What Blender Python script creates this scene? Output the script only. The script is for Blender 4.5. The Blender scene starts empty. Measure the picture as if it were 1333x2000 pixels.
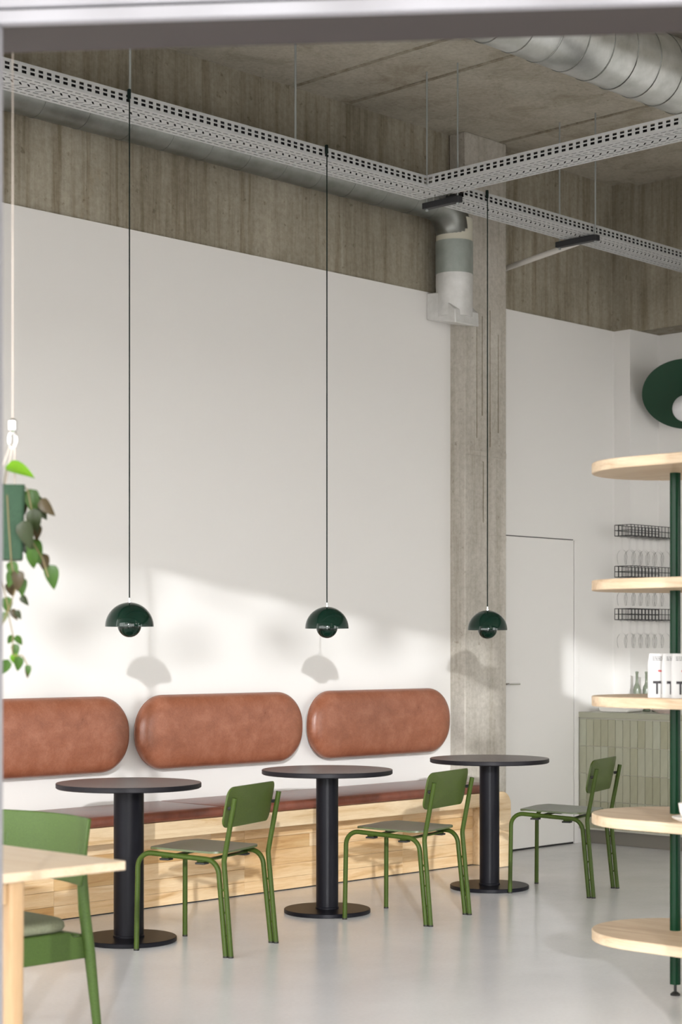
import bpy, bmesh, math, random
from mathutils import Vector, Matrix
random.seed(7)
S = bpy.context.scene
COL = S.collection
R = math.radians

# ------------------------------------------------------------------ camera, light, exposure
cd = bpy.data.cameras.new('camera'); cam = bpy.data.objects.new('camera', cd); COL.objects.link(cam)
cam.location = (0, 0, 1.39); cam.rotation_euler = (R(90), 0, R(44.2 - 90))
cd.sensor_width = 36; cd.lens = 3540 / 2000 * 36; cd.shift_y = 0.131
cd.clip_start = 0.05; cd.clip_end = 300
cd.dof.use_dof = True; cd.dof.focus_distance = 9.6; cd.dof.aperture_fstop = 3.2
S.camera = cam
S.cycles.transparent_max_bounces = 48
W = bpy.data.worlds.new('sky'); S.world = W; W.use_nodes = True
bg = W.node_tree.nodes['Background']
bg.inputs[0].default_value = (1.0, 0.99, 0.975, 1); bg.inputs[1].default_value = 7.0
sl = bpy.data.lights.new('sun', 'SUN'); sun = bpy.data.objects.new('sun', sl); COL.objects.link(sun)
sl.energy = 2.1; sl.angle = R(0.65); sl.color = (0.97, 0.98, 1.0)
sun.rotation_euler = Vector((0.965, 1.01, -0.272)).to_track_quat('-Z', 'Y').to_euler()
sun.location = (-6, -6, 5)
vs = S.view_settings
vs.view_transform = 'Standard'; vs.look = 'None'; vs.gamma = 1; vs.exposure = 0.0
vs.use_curve_mapping = False

# ------------------------------------------------------------------ materials
def mat(name, col, rough=0.5, metal=0.0, spec=0.5, **kw):
    m = bpy.data.materials.new(name); m.use_nodes = True
    b = m.node_tree.nodes['Principled BSDF']
    b.inputs['Base Color'].default_value = (*col, 1); b.inputs['Roughness'].default_value = rough
    b.inputs['Metallic'].default_value = metal; b.inputs['Specular IOR Level'].default_value = spec
    for k, v in kw.items(): b.inputs[k].default_value = v
    return m
def nodes(m): return m.node_tree.nodes, m.node_tree.links, m.node_tree.nodes['Principled BSDF']
def coords(m, scale, kind='Object'):
    N, L, b = nodes(m)
    t = N.new('ShaderNodeTexCoord'); mp = N.new('ShaderNodeMapping')
    mp.inputs['Scale'].default_value = scale
    L.new(t.outputs[kind], mp.inputs[0]); return mp.outputs[0]
def noise(m, vec, scale, detail=4, rough=0.6, dist=0.0):
    N, L, b = nodes(m); n = N.new('ShaderNodeTexNoise')
    n.inputs['Scale'].default_value = scale; n.inputs['Detail'].default_value = detail
    n.inputs['Roughness'].default_value = rough; n.inputs['Distortion'].default_value = dist
    L.new(vec, n.inputs['Vector']); return n.outputs['Fac']
def ramp(m, fac, stops):
    N, L, b = nodes(m); r = N.new('ShaderNodeValToRGB')
    e = r.color_ramp.elements
    while len(e) < len(stops): e.new(0.5)
    for i, (p, c) in enumerate(stops):
        e[i].position = p; e[i].color = (*c, 1)
    L.new(fac, r.inputs[0]); return r.outputs[0]
def mixc(m, a, b_, fac, mode='MULTIPLY'):
    N, L, b = nodes(m); x = N.new('ShaderNodeMix'); x.data_type = 'RGBA'; x.blend_type = mode
    if isinstance(fac, (int, float)): x.inputs[0].default_value = fac
    else: L.new(fac, x.inputs[0])
    L.new(a, x.inputs[6]); L.new(b_, x.inputs[7]); return x.outputs[2]
def bump(m, h, strength, dist=0.01):
    N, L, b = nodes(m); n = N.new('ShaderNodeBump'); n.inputs['Strength'].default_value = strength
    n.inputs['Distance'].default_value = dist
    L.new(h, n.inputs['Height']); L.new(n.outputs[0], b.inputs['Normal'])
def setcol(m, c): N, L, b = nodes(m); L.new(c, b.inputs['Base Color'])
def setrough(m, c): N, L, b = nodes(m); L.new(c, b.inputs['Roughness'])

def concrete(name, lo, hi, streak=True, sc=1.0, sk=0.85):
    m = mat(name, hi, 0.85, spec=0.25)
    v = coords(m, (1, 1, 1)); cloud = noise(m, v, 1.3 * sc, 6, 0.62)
    c = ramp(m, cloud, [(0.3, lo), (0.7, hi)])
    fine = noise(m, v, 38, 5, 0.7)
    c = mixc(m, c, ramp(m, fine, [(0.3, (0.74, 0.72, 0.70)), (0.62, (1, 1, 1))]), 0.8)
    pits = noise(m, v, 26, 2, 0.5)
    c = mixc(m, c, ramp(m, pits, [(0.24, (0.55, 0.51, 0.45)), (0.33, (1, 1, 1))]), 0.7)
    if streak:
        vv = coords(m, (1, 1, 0.05)); st = noise(m, vv, 15, 5, 0.7)
        c = mixc(m, c, ramp(m, st, [(0.32, (0.58, 0.52, 0.42)), (0.5, (0.95, 0.93, 0.9)), (0.68, (1.15, 1.14, 1.12))]), sk)
        rs = noise(m, coords(m, (1, 1, 0.25)), 1.7, 5, 0.7, 0.6)
        c = mixc(m, c, ramp(m, rs, [(0.62, (1, 1, 1)), (0.74, (0.78, 0.62, 0.42))]), sk * 0.8)
    if not streak:
        big = noise(m, v, 3.4, 7, 0.75, 0.8)
        c = mixc(m, c, ramp(m, big, [(0.34, (0.66, 0.62, 0.55)), (0.52, (1, 1, 1))]), 0.7)
    setcol(m, c); bump(m, fine, 0.35, 0.006); return m
M = {}
M['wall'] = mat('white_paint', (0.80, 0.785, 0.76), 0.6, spec=0.3)
bump(M['wall'], noise(M['wall'], coords(M['wall'], (1, 1, 1)), 60, 3), 0.06, 0.003)
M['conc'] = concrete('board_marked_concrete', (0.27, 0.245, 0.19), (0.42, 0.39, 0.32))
M['conc_ceil'] = concrete('ceiling_concrete', (0.42, 0.385, 0.315), (0.56, 0.525, 0.445), False)
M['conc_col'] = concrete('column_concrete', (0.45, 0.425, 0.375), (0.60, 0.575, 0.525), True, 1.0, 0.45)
def floor_mat():
    m = mat('polished_floor', (0.6, 0.6, 0.6), 0.3, spec=0.5)
    v = coords(m, (1, 1, 1)); c = ramp(m, noise(m, v, 0.9, 6, 0.6, 0.4), [(0.3, (0.715, 0.72, 0.74)), (0.7, (0.79, 0.795, 0.81))])
    f = noise(m, v, 55, 4, 0.7)
    c = mixc(m, c, ramp(m, f, [(0.3, (0.92, 0.92, 0.92)), (0.6, (1, 1, 1))]), 0.7); setcol(m, c)
    setrough(m, ramp(m, noise(m, v, 2.2, 5), [(0.3, (0.19, 0.19, 0.19)), (0.75, (0.27, 0.27, 0.27))])); return m
M['floor'] = floor_mat()
M['ground'] = mat('paving', (0.22, 0.215, 0.21), 0.9)
def wood(name, a, b_, d, rand=0.0, rough=0.45, axis=0):
    m = mat(name, b_, rough, spec=0.35)
    sc = [9, 9, 9]; sc[axis] = 0.7
    N, L, b = nodes(m)
    t = N.new('ShaderNodeTexCoord'); oi = N.new('ShaderNodeObjectInfo')
    add = N.new('ShaderNodeVectorMath'); add.operation = 'ADD'
    mul = N.new('ShaderNodeVectorMath'); mul.operation = 'SCALE'; mul.inputs['Scale'].default_value = 7
    cmb = N.new('ShaderNodeCombineXYZ')
    for i in range(3): L.new(oi.outputs['Random'], cmb.inputs[i])
    L.new(cmb.outputs[0], mul.inputs[0]); L.new(t.outputs['Object'], add.inputs[0]); L.new(mul.outputs[0], add.inputs[1])
    mp = N.new('ShaderNodeMapping'); mp.inputs['Scale'].default_value = sc; L.new(add.outputs[0], mp.inputs[0])
    g = noise(m, mp.outputs[0], 2.2, 6, 0.62, 0.7)
    c = ramp(m, g, [(0.25, d), (0.42, a), (0.6, b_), (0.8, a)])
    fine = noise(m, mp.outputs[0], 16, 3, 0.7)
    c = mixc(m, c, ramp(m, fine, [(0.3, (0.86, 0.82, 0.76)), (0.6, (1, 1, 1))]), 0.6)
    if rand:
        rr = ramp(m, oi.outputs['Random'], [(0.0, (0.72, 0.60, 0.42)), (0.3, (0.95, 0.9, 0.82)), (0.6, (1, 1, 1)), (1.0, (0.88, 0.8, 0.68))])
        c = mixc(m, c, rr, rand)
    setcol(m, c); bump(m, fine, 0.05, 0.002); return m
M['ash'] = wood('ash_wood', (0.72, 0.54, 0.33), (0.79, 0.63, 0.42), (0.55, 0.34, 0.15))
M['stave'] = wood('ash_stave', (0.72, 0.51, 0.29), (0.81, 0.64, 0.42), (0.44, 0.25, 0.09), 1.0)
M['shelf'] = wood('shelf_ash', (0.62, 0.47, 0.32), (0.70, 0.57, 0.41), (0.44, 0.29, 0.17), axis=1)
M['beech'] = wood('oak_table', (0.50, 0.39, 0.27), (0.53, 0.43, 0.315), (0.44, 0.33, 0.215), axis=1)
M['beech_leg'] = wood('oak_leg', (0.36, 0.235, 0.125), (0.39, 0.265, 0.15), (0.31, 0.20, 0.10), axis=2)
def leather():
    m = mat('brown_leather', (0.25, 0.08, 0.04), 0.38, spec=0.5)
    v = coords(m, (1, 1, 1)); n = noise(m, v, 9, 8, 0.75, 0.3)
    c = ramp(m, n, [(0.25, (0.20, 0.066, 0.032)), (0.5, (0.285, 0.102, 0.054)), (0.75, (0.38, 0.160, 0.098))])
    g = noise(m, v, 160, 3, 0.6)
    c = mixc(m, c, ramp(m, g, [(0.3, (0.78, 0.74, 0.72)), (0.6, (1, 1, 1))]), 0.6); setcol(m, c)
    setrough(m, ramp(m, n, [(0.3, (0.27, 0.27, 0.27)), (0.7, (0.40, 0.40, 0.40))]))
    bump(m, g, 0.25, 0.003); return m
M['leather'] = leather()
M['seatleather'] = mat('dark_leather', (0.17, 0.048, 0.026), 0.3)
_v = coords(M['seatleather'], (1, 1, 1)); setcol(M['seatleather'], ramp(M['seatleather'], noise(M['seatleather'], _v, 7, 5), [(0.3, (0.14, 0.040, 0.022)), (0.7, (0.24, 0.075, 0.042))]))
bump(M['seatleather'], noise(M['seatleather'], _v, 120, 3), 0.2, 0.003)
M['backing'] = mat('cushion_backing', (0.55, 0.54, 0.52), 0.8)
def speckle(name, col, rough, amt=0.25, sc=400, spec=0.5):
    m = mat(name, col, rough, spec=spec); n = noise(m, coords(m, (1, 1, 1)), sc, 2, 0.5)
    lo = tuple(c * (1 - amt) for c in col); hi = tuple(min(1, c * (1 + amt)) for c in col)
    setcol(m, ramp(m, n, [(0.35, lo), (0.65, hi)])); bump(m, n, 0.1, 0.001); return m
M['green_steel'] = speckle('green_powder_coat', (0.044, 0.073, 0.009), 0.42, 0.25, 400, 0.22)
M['green_ply'] = speckle('green_laminate', (0.054, 0.083, 0.011), 0.40, 0.25, 400, 0.35)
M['green_seat'] = speckle('green_seat_laminate', (0.070, 0.098, 0.030), 0.33, 0.2, 400, 0.8)
M['green_wood'] = speckle('green_stained_wood', (0.050, 0.088, 0.018), 0.45, 0.25, 400, 0.25)
M['fabric'] = speckle('green_melange_fabric', (0.17, 0.18, 0.12), 0.95, 0.6, 900, 0.2)
M['rubber'] = mat('black_rubber', (0.012, 0.012, 0.012), 0.6)
M['black'] = speckle('black_powder_coat', (0.006, 0.006, 0.009), 0.38, 0.3, 400, 0.14)
M['laminate'] = speckle('brown_grey_laminate', (0.090, 0.066, 0.063), 0.36, 0.12)
M['tableedge'] = mat('black_table_edge', (0.012, 0.011, 0.014), 0.45, spec=0.2)
M['pend'] = mat('dark_green_enamel', (0.003, 0.018, 0.011), 0.04, spec=0.4)
M['pend_in'] = mat('green_enamel_inside', (0.01, 0.05, 0.03), 0.3)
M['cord'] = mat('dark_cord', (0.006, 0.014, 0.011), 0.7, spec=0.2)
M['chrome'] = mat('chrome', (0.8, 0.8, 0.8), 0.15, 1.0)
M['pole'] = mat('green_pole_enamel', (0.003, 0.033, 0.013), 0.22, spec=0.16)
def galv(name, a, b_, rough, sc=5, metal=0.85):
    m = mat(name, a, rough, metal); n = noise(m, coords(m, (1, 1, 1)), sc, 5, 0.65)
    setcol(m, ramp(m, n, [(0.3, a), (0.7, b_)]))
    setrough(m, ramp(m, n, [(0.3, (rough - .07,) * 3), (0.7, (rough + .1,) * 3)])); return m
M['galv'] = galv('galvanised_steel', (0.45, 0.47, 0.45), (0.72, 0.73, 0.72), 0.34)
M['galv_dull'] = galv('dull_galvanised_duct', (0.19, 0.195, 0.18), (0.30, 0.31, 0.295), 0.36)
M['tray'] = mat('zinc_tray', (0.50, 0.51, 0.51), 0.5, 0.25)
M['foil'] = galv('silver_duct_tape', (0.62, 0.62, 0.60), (0.78, 0.78, 0.77), 0.5, 9, 0.4)
M['greenfoil'] = galv('grey_green_duct_sleeve', (0.30, 0.34, 0.31), (0.42, 0.46, 0.43), 0.45, 9, 0.5)
M['cream'] = mat('cream_duct_wrap', (0.62, 0.60, 0.50), 0.6)
M['cable'] = mat('black_cable', (0.02, 0.02, 0.022), 0.6)
M['strut'] = mat('dark_strut', (0.035, 0.036, 0.04), 0.5, 0.4)
M['rod'] = mat('threaded_rod', (0.42, 0.45, 0.45), 0.45, 0.6)
M['plastic'] = mat('white_pipe', (0.72, 0.70, 0.66), 0.5)
def tile_m():
    m = mat('sage_glazed_tile', (0.4, 0.4, 0.3), 0.3)
    N, L, b = nodes(m); oi = N.new('ShaderNodeObjectInfo')
    c = ramp(m, oi.outputs['Random'], [(0.0, (0.34, 0.335, 0.235)), (0.5, (0.385, 0.38, 0.28)), (0.85, (0.41, 0.415, 0.32)), (1.0, (0.43, 0.445, 0.36))])
    n = noise(m, coords(m, (1, 1, 0.5)), 14, 4)
    setcol(m, mixc(m, c, ramp(m, n, [(0.3, (0.9, 0.9, 0.88)), (0.7, (1.05, 1.05, 1.05))]), 0.7)); return m
M['tile'] = tile_m()
M['grout'] = mat('pale_grout', (0.62, 0.61, 0.53), 0.9)
M['worktop'] = mat('sage_worktop', (0.38, 0.38, 0.29), 0.35)
M['kick'] = mat('grey_toe_kick', (0.20, 0.185, 0.16), 0.5)
M['ceramic'] = mat('white_ceramic', (0.84, 0.82, 0.79), 0.2)
M['pink'] = mat('pale_pink_ceramic', (0.75, 0.62, 0.57), 0.3)
M['wire'] = mat('black_wire', (0.012, 0.012, 0.012), 0.5)
def glass():
    m = bpy.data.materials.new('clear_glass'); m.use_nodes = True; N = m.node_tree.nodes; L = m.node_tree.links
    for n in list(N): N.remove(n)
    o = N.new('ShaderNodeOutputMaterial'); mx = N.new('ShaderNodeMixShader')
    t = N.new('ShaderNodeBsdfTransparent'); t.inputs[0].default_value = (0.99, 0.99, 0.99, 1)
    g = N.new('ShaderNodeBsdfGlossy'); g.inputs['Roughness'].default_value = 0.04
    lw = N.new('ShaderNodeLayerWeight'); lw.inputs['Blend'].default_value = 0.05
    L.new(lw.outputs['Fresnel'], mx.inputs[0]); L.new(t.outputs[0], mx.inputs[1]); L.new(g.outputs[0], mx.inputs[2]); L.new(mx.outputs[0], o.inputs[0]); return m
M['glass'] = glass()
M['bottle_grey'] = mat('grey_green_bottle', (0.20, 0.23, 0.17), 0.2)
M['bottle_dark'] = mat('dark_green_bottle', (0.01, 0.035, 0.018), 0.15)
M['paper'] = mat('white_bag_foil', (0.55, 0.54, 0.53), 0.45)
M['ink'] = mat('black_print', (0.015, 0.012, 0.015), 0.6)
M['red'] = mat('red_print', (0.45, 0.02, 0.02), 0.5)
M['label'] = mat('white_bottle_label', (0.75, 0.75, 0.74), 0.6)
M['disc'] = mat('matt_green_shade', (0.008, 0.045, 0.022), 0.5)
M['opal'] = mat('opal_glass', (0.78, 0.78, 0.80), 0.25)
M['brass'] = mat('brass', (0.45, 0.36, 0.16), 0.35, 0.9)
M['pot'] = speckle('green_planter', (0.024, 0.056, 0.030), 0.6, 0.25, 400, 0.2)
def leafm(name, a, b_):
    m = mat(name, a, 0.4, spec=0.3); n = noise(m, coords(m, (1, 1, 1)), 30, 3)
    setcol(m, ramp(m, n, [(0.35, a), (0.65, b_)]))
    N, L, b = nodes(m); b.inputs['Subsurface Weight'].default_value = 0.0; return m
M['leaf'] = leafm('green_leaf', (0.020, 0.062, 0.006), (0.042, 0.098, 0.007))
M['leaf_lime'] = leafm('lime_leaf', (0.09, 0.22, 0.010), (0.14, 0.29, 0.014))
M['leaf_dark'] = leafm('dark_leaf', (0.014, 0.034, 0.007), (0.028, 0.026, 0.010))
M['leaf_red'] = leafm('reddish_leaf', (0.042, 0.016, 0.010), (0.045, 0.045, 0.010))
M['stem'] = mat('vine_stem', (0.16, 0.12, 0.05), 0.6)
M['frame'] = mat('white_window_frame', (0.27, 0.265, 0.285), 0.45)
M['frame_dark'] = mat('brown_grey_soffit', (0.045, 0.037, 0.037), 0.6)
M['rope'] = mat('pale_rope', (0.55, 0.48, 0.42), 0.8)

# ------------------------------------------------------------------ mesh builder
class MB:
    def __init__(s): s.v = []; s.f = []; s.m = []
    def add(s, vs_, fs, mi=0):
        o = len(s.v); s.v += [tuple(p) for p in vs_]
        for f in fs: s.f.append(tuple(i + o for i in f)); s.m.append(mi)
        return s
    def box(s, x0, x1, y0, y1, z0, z1, mi=0):
        return s.add([(x0, y0, z0), (x1, y0, z0), (x1, y1, z0), (x0, y1, z0), (x0, y0, z1), (x1, y0, z1), (x1, y1, z1), (x0, y1, z1)],
                     [(0, 3, 2, 1), (4, 5, 6, 7), (0, 1, 5, 4), (1, 2, 6, 5), (2, 3, 7, 6), (3, 0, 4, 7)], mi)
    def tube(s, pts, r, n=10, closed=False, mi=0):
        P = [Vector(p) for p in pts]; k = len(P)
        rs = r if isinstance(r, (list, tuple)) else [r] * k
        T = []
        for i in range(k):
            a = P[(i - 1) % k] if (closed or i) else P[0]; b = P[(i + 1) % k] if (closed or i < k - 1) else P[-1]
            T.append((b - a).normalized())
        up = Vector((0, 0, 1)) if abs(T[0].z) < 0.9 else Vector((1, 0, 0))
        u = T[0].cross(up).normalized(); V = []
        for i in range(k):
            u = (u - T[i] * u.dot(T[i])).normalized(); w = T[i].cross(u)
            for j in range(n):
                a = 2 * math.pi * j / n; V.append(P[i] + (u * math.cos(a) + w * math.sin(a)) * rs[i])
        F = []
        for i in range(k if closed else k - 1):
            i2 = (i + 1) % k
            for j in range(n): F.append((i * n + j, i * n + (j + 1) % n, i2 * n + (j + 1) % n, i2 * n + j))
        if not closed: F += [tuple(reversed(range(n))), tuple((k - 1) * n + j for j in range(n))]
        return s.add(V, F, mi)
    def lathe(s, prof, n=32, c=(0, 0, 0), mi=0, caps=True):
        V = []; F = []; k = len(prof)
        for r, z in prof:
            for j in range(n):
                a = 2 * math.pi * j / n; V.append((c[0] + max(r, 1e-4) * math.cos(a), c[1] + max(r, 1e-4) * math.sin(a), c[2] + z))
        for i in range(k - 1):
            for j in range(n): F.append((i * n + j, i * n + (j + 1) % n, (i + 1) * n + (j + 1) % n, (i + 1) * n + j))
        if caps: F += [tuple(reversed(range(n))), tuple((k - 1) * n + j for j in range(n))]
        return s.add(V, F, mi)
    def prism(s, poly, h0, h1, axis='z', mi=0):
        n = len(poly)
        def p(a, b, h): return {'z': (a, b, h), 'y': (a, h, b), 'x': (h, a, b)}[axis]
        V = [p(a, b, h0) for a, b in poly] + [p(a, b, h1) for a, b in poly]
        F = [tuple(reversed(range(n))), tuple(range(n, 2 * n))] + [(i, (i + 1) % n, (i + 1) % n + n, i + n) for i in range(n)]
        return s.add(V, F, mi)
    def rings(s, rg, cap0=True, cap1=True, mi=0):
        n = len(rg[0]); V = [p for r in rg for p in r]; F = []
        for i in range(len(rg) - 1):
            for j in range(n): F.append((i * n + j, i * n + (j + 1) % n, (i + 1) * n + (j + 1) % n, (i + 1) * n + j))
        if cap0: F.append(tuple(reversed(range(n))))
        if cap1: F.append(tuple((len(rg) - 1) * n + j for j in range(n)))
        return s.add(V, F, mi)
    def mesh(s, name, mats, smooth=35):
        me = bpy.data.meshes.new(name); me.from_pydata(s.v, [], s.f)
        for m in (mats if isinstance(mats, (list, tuple)) else [mats]): me.materials.append(m)
        me.polygons.foreach_set('material_index', s.m)
        bm = bmesh.new(); bm.from_mesh(me); bmesh.ops.recalc_face_normals(bm, faces=bm.faces); bm.to_mesh(me); bm.free()
        if smooth:
            me.polygons.foreach_set('use_smooth', [True] * len(me.polygons)); me.set_sharp_from_angle(angle=R(smooth))
        me.update(); return me
def link(name, me, parent=None, loc=(0, 0, 0), rot=(0, 0, 0), bevel=0, seg=2):
    o = bpy.data.objects.new(name, me); COL.objects.link(o); o.location = loc; o.rotation_euler = rot
    if parent: o.parent = parent
    if bevel:
        b = o.modifiers.new('bevel', 'BEVEL'); b.width = bevel; b.segments = seg; b.limit_method = 'ANGLE'; b.angle_limit = R(40)
    return o
def mk(name, mb, mats, parent=None, loc=(0, 0, 0), rot=(0, 0, 0), bevel=0, smooth=35, seg=2):
    return link(name, mb.mesh(name, mats, smooth), parent, loc, rot, bevel, seg)
def tag(o, label=None, cat=None, group=None, kind=None):
    if label: o['label'] = label
    if cat: o['category'] = cat
    if group: o['group'] = group
    if kind: o['kind'] = kind
    return o
def thing(name, label, cat, loc=(0, 0, 0), rz=0, group=None):
    o = bpy.data.objects.new(name, None); COL.objects.link(o); o.location = loc; o.rotation_euler = (0, 0, rz)
    o.empty_display_size = 0.1
    return tag(o, label, cat, group)
def struct(name, mb, mats, label=None, cat=None, **kw):
    o = mk(name, mb, mats, **kw); return tag(o, label, cat, kind='structure')
def kids(o): return [c for c in bpy.data.objects if c.parent == o]
def copy_tree(o, parent=None):
    c = o.copy(); COL.objects.link(c); c.parent = parent
    for ch in kids(o): copy_tree(ch, c)
    return c
def fillet(pts, r, n=6):
    P = [Vector(p) for p in pts]; out = [P[0]]
    for i in range(1, len(P) - 1):
        a = (P[i - 1] - P[i]).normalized(); b = (P[i + 1] - P[i]).normalized()
        ang = a.angle(b); d = r / math.tan(ang / 2)
        s0 = P[i] + a * d; s1 = P[i] + b * d
        c = P[i] + (a + b).normalized() * (r / math.sin(ang / 2))
        v0 = s0 - c; v1 = s1 - c; tot = v0.angle(v1)
        for k in range(n + 1):
            t = k / n; out.append(c + (v0 * math.sin((1 - t) * tot) + v1 * math.sin(t * tot)) / math.sin(tot))
    out.append(P[-1]); return out
def rrect(w, h, r, n=6, cx=0, cy=0):
    out = []
    for sx, sy, a0 in ((1, 1, 0), (-1, 1, 90), (-1, -1, 180), (1, -1, 270)):
        for k in range(n + 1):
            a = R(a0 + 90 * k / n); out.append((cx + sx * (w / 2 - r) + r * math.cos(a), cy + sy * (h / 2 - r) + r * math.sin(a)))
    return out

# ------------------------------------------------------------------ the room
YW, ZT, ZC = 7.74, 3.67, 4.73
struct('floor', MB().box(-1.5, 12, -6, 8.1, -0.1, 0), M['floor'], 'pale grey polished concrete floor with soft reflections', 'floor')
struct('ground', MB().box(-60, 60, -60, 60, -0.3, -0.1), M['ground'], 'paved ground outside the building', 'ground')
ceil = struct('ceiling', MB().box(-1.5, 12, -6, 8.1, ZC, ZC + 0.3), M['conc_ceil'], 'bare concrete ceiling slab with formwork lines', 'ceiling')
for a, b_ in (((7.55, 4.2), (7.55, 7.72)), ((8.02, 4.2), (8.02, 7.72)), ((3.0, 6.22), (11.1, 6.22)), ((3.0, 4.95), (11.1, 4.95)), ((9.35, 4.2), (9.35, 7.72))):
    dx, dy = b_[0] - a[0], b_[1] - a[1]; w = 0.012
    x0, x1 = (a[0] - w, a[0] + w) if dx == 0 else (a[0], b_[0]); y0, y1 = (a[1] - w, a[1] + w) if dy == 0 else (a[1], b_[1])
    mk('formwork_ridge', MB().box(x0, x1, y0, y1, ZC - 0.007, ZC), M['conc'], ceil)
struct('wall_left', MB().box(1.5, 10.80, YW, YW + 0.2, 0, ZT), M['wall'], 'tall white plastered wall behind the leather bench', 'wall')
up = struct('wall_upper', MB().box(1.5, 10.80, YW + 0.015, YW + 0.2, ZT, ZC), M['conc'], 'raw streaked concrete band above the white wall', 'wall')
struct('wall_back', MB().box(10.80, 11.40, 7.60, 7.94, 0, ZT), M['wall'], 'white wall stretch behind the glass racks', 'wall')
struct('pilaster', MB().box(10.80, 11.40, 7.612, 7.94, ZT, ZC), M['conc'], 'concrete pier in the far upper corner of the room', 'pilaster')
struct('wall_right', MB().box(11.165, 11.4, -6, 7.60, 0, ZT), M['wall'], 'white wall at the far right behind the tiled counter', 'wall')
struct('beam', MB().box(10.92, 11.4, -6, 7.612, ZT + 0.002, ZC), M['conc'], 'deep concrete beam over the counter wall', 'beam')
# column with cast edges
colm = struct('column', MB().box(8.985, 9.41, 7.615, YW + 0.01, 0, ZC), M['conc_col'], 'raw concrete column between white wall and flush door', 'column', bevel=0.008)
for z, y0 in ((2.67, 7.611), (2.12, 7.611)):
    mk('casting_ridge', MB().box(8.99, 9.405, y0, 7.62, z - 0.035, z), M['conc_col'], colm, bevel=0.002)
for x, z0, z1 in ((9.10, 2.75, 3.5), (9.155, 2.9, 3.55), (9.235, 2.70, 3.6), (9.32, 2.8, 3.45), (9.165, 2.2, 2.6)):
    mk('casting_seam', MB().box(x, x + 0.006, 7.612, 7.62, z0, z1), M['conc'], colm)
# flush door in the white wall
door = tag(mk('door_1', MB().box(9.413, 10.30, YW - 0.012, YW - 0.001, 0.012, 2.135), M['wall'], bevel=0.002), 'flush white door right of the concrete column', 'door', kind='structure')
hd = mk('door_handle', MB().tube(fillet([(9.505, YW - 0.012, 1.135), (9.505, YW - 0.06, 1.135), (9.63, YW - 0.06, 1.135)], 0.015, 4), 0.009, 8), M['chrome'], door)
g = MB(); g.box(10.30, 10.306, YW - 0.003, YW - 0.0005, 0, 2.142).box(9.411, 10.306, YW - 0.003, YW - 0.0005, 2.135, 2.142).box(9.411, 10.306, YW - 0.004, YW - 0.0005, 0, 0.012)
mk('door_gap', g, M['rubber'], door)
mk('door_frame_edge', MB().box(10.307, 10.355, YW - 0.016, YW - 0.001, 0, 2.135), M['wall'], door, bevel=0.002)

# ------------------------------------------------------------------ glazed front the photograph is taken through
FX, FA = (3.213, 3.125), R(-50.9)
def fbox(x0, x1, y0, y1, z0, z1): return MB().box(x0, x1, y0, y1, z0, z1)
fl = dict(loc=(FX[0], FX[1], 0), rot=(0, 0, FA))
wf = struct('wall_front', fbox(-4.4, 1.34, 0.0, 0.10, 2.96, ZC), M['wall'], 'wall above the wide glazed opening in the foreground', 'wall', **fl)
struct('wall_pier', fbox(1.34, 1.86, -0.12, 0.10, 0, ZC), M['wall'], 'white pier beside the glazed opening', 'wall', **fl)
struct('wall_shade_sill', fbox(1.86, 3.2, 0.0, 0.10, 0, 2.62), M['wall'], 'added unseen wall under the side window, shading the counter', 'wall', **fl)  # added out of view to keep the sun off the counter below the lit patch
struct('wall_lintel', fbox(1.86, 3.2, 0.0, 0.10, 4.45, ZC), M['wall'], 'wall above the tall side window', 'wall', **fl)
struct('wall_pier', fbox(3.2, 4.0, -0.12, 0.10, 0, ZC), M['wall'], 'white pier between the side windows', 'wall', **fl)
struct('wall_lintel', fbox(4.0, 11.2, 0.0, 0.10, 3.4, ZC), M['wall'], 'wall above the far row of side windows', 'wall', **fl)
struct('wall_pier', fbox(7.2, 8.0, -0.12, 0.10, 0, 3.4), M['wall'], 'white pier among the far side windows', 'wall', **fl)
struct('wall_pier', fbox(11.2, 12.6, -0.12, 0.10, 0, ZC), M['wall'], 'white pier at the far end of the glazed front', 'wall', **fl)
struct('wall_pier', fbox(-6.2, -4.4, -0.12, 0.10, 0, ZC), M['wall'], 'white pier where the glazed front meets the bench wall', 'wall', **fl)
w1 = thing('window_1', 'blurred pale window frame along the top and left photo edges', 'window frame', (FX[0], FX[1], 0), FA); w1['kind'] = 'structure'
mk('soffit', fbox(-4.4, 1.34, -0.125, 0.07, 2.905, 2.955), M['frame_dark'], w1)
mk('head_frame', fbox(-4.4, 1.34, -0.155, -0.125, 2.902, 2.935), M['frame'], w1, bevel=0.004)
mk('head_trim', fbox(-4.4, 1.34, -0.152, -0.125, 2.941, 3.05), M['frame'], w1, bevel=0.004)
mk('head_seal', fbox(-4.4, 1.34, -0.145, -0.125, 2.935, 2.941), M['strut'], w1)
mk('mullion', fbox(-0.845, -0.822, -0.15, -0.11, 0, 2.905), M['frame'], w1, bevel=0.004)
mk('mullion', fbox(-2.60, -2.54, -0.15, -0.10, 0, 2.905), M['frame'], w1, bevel=0.004)

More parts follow.
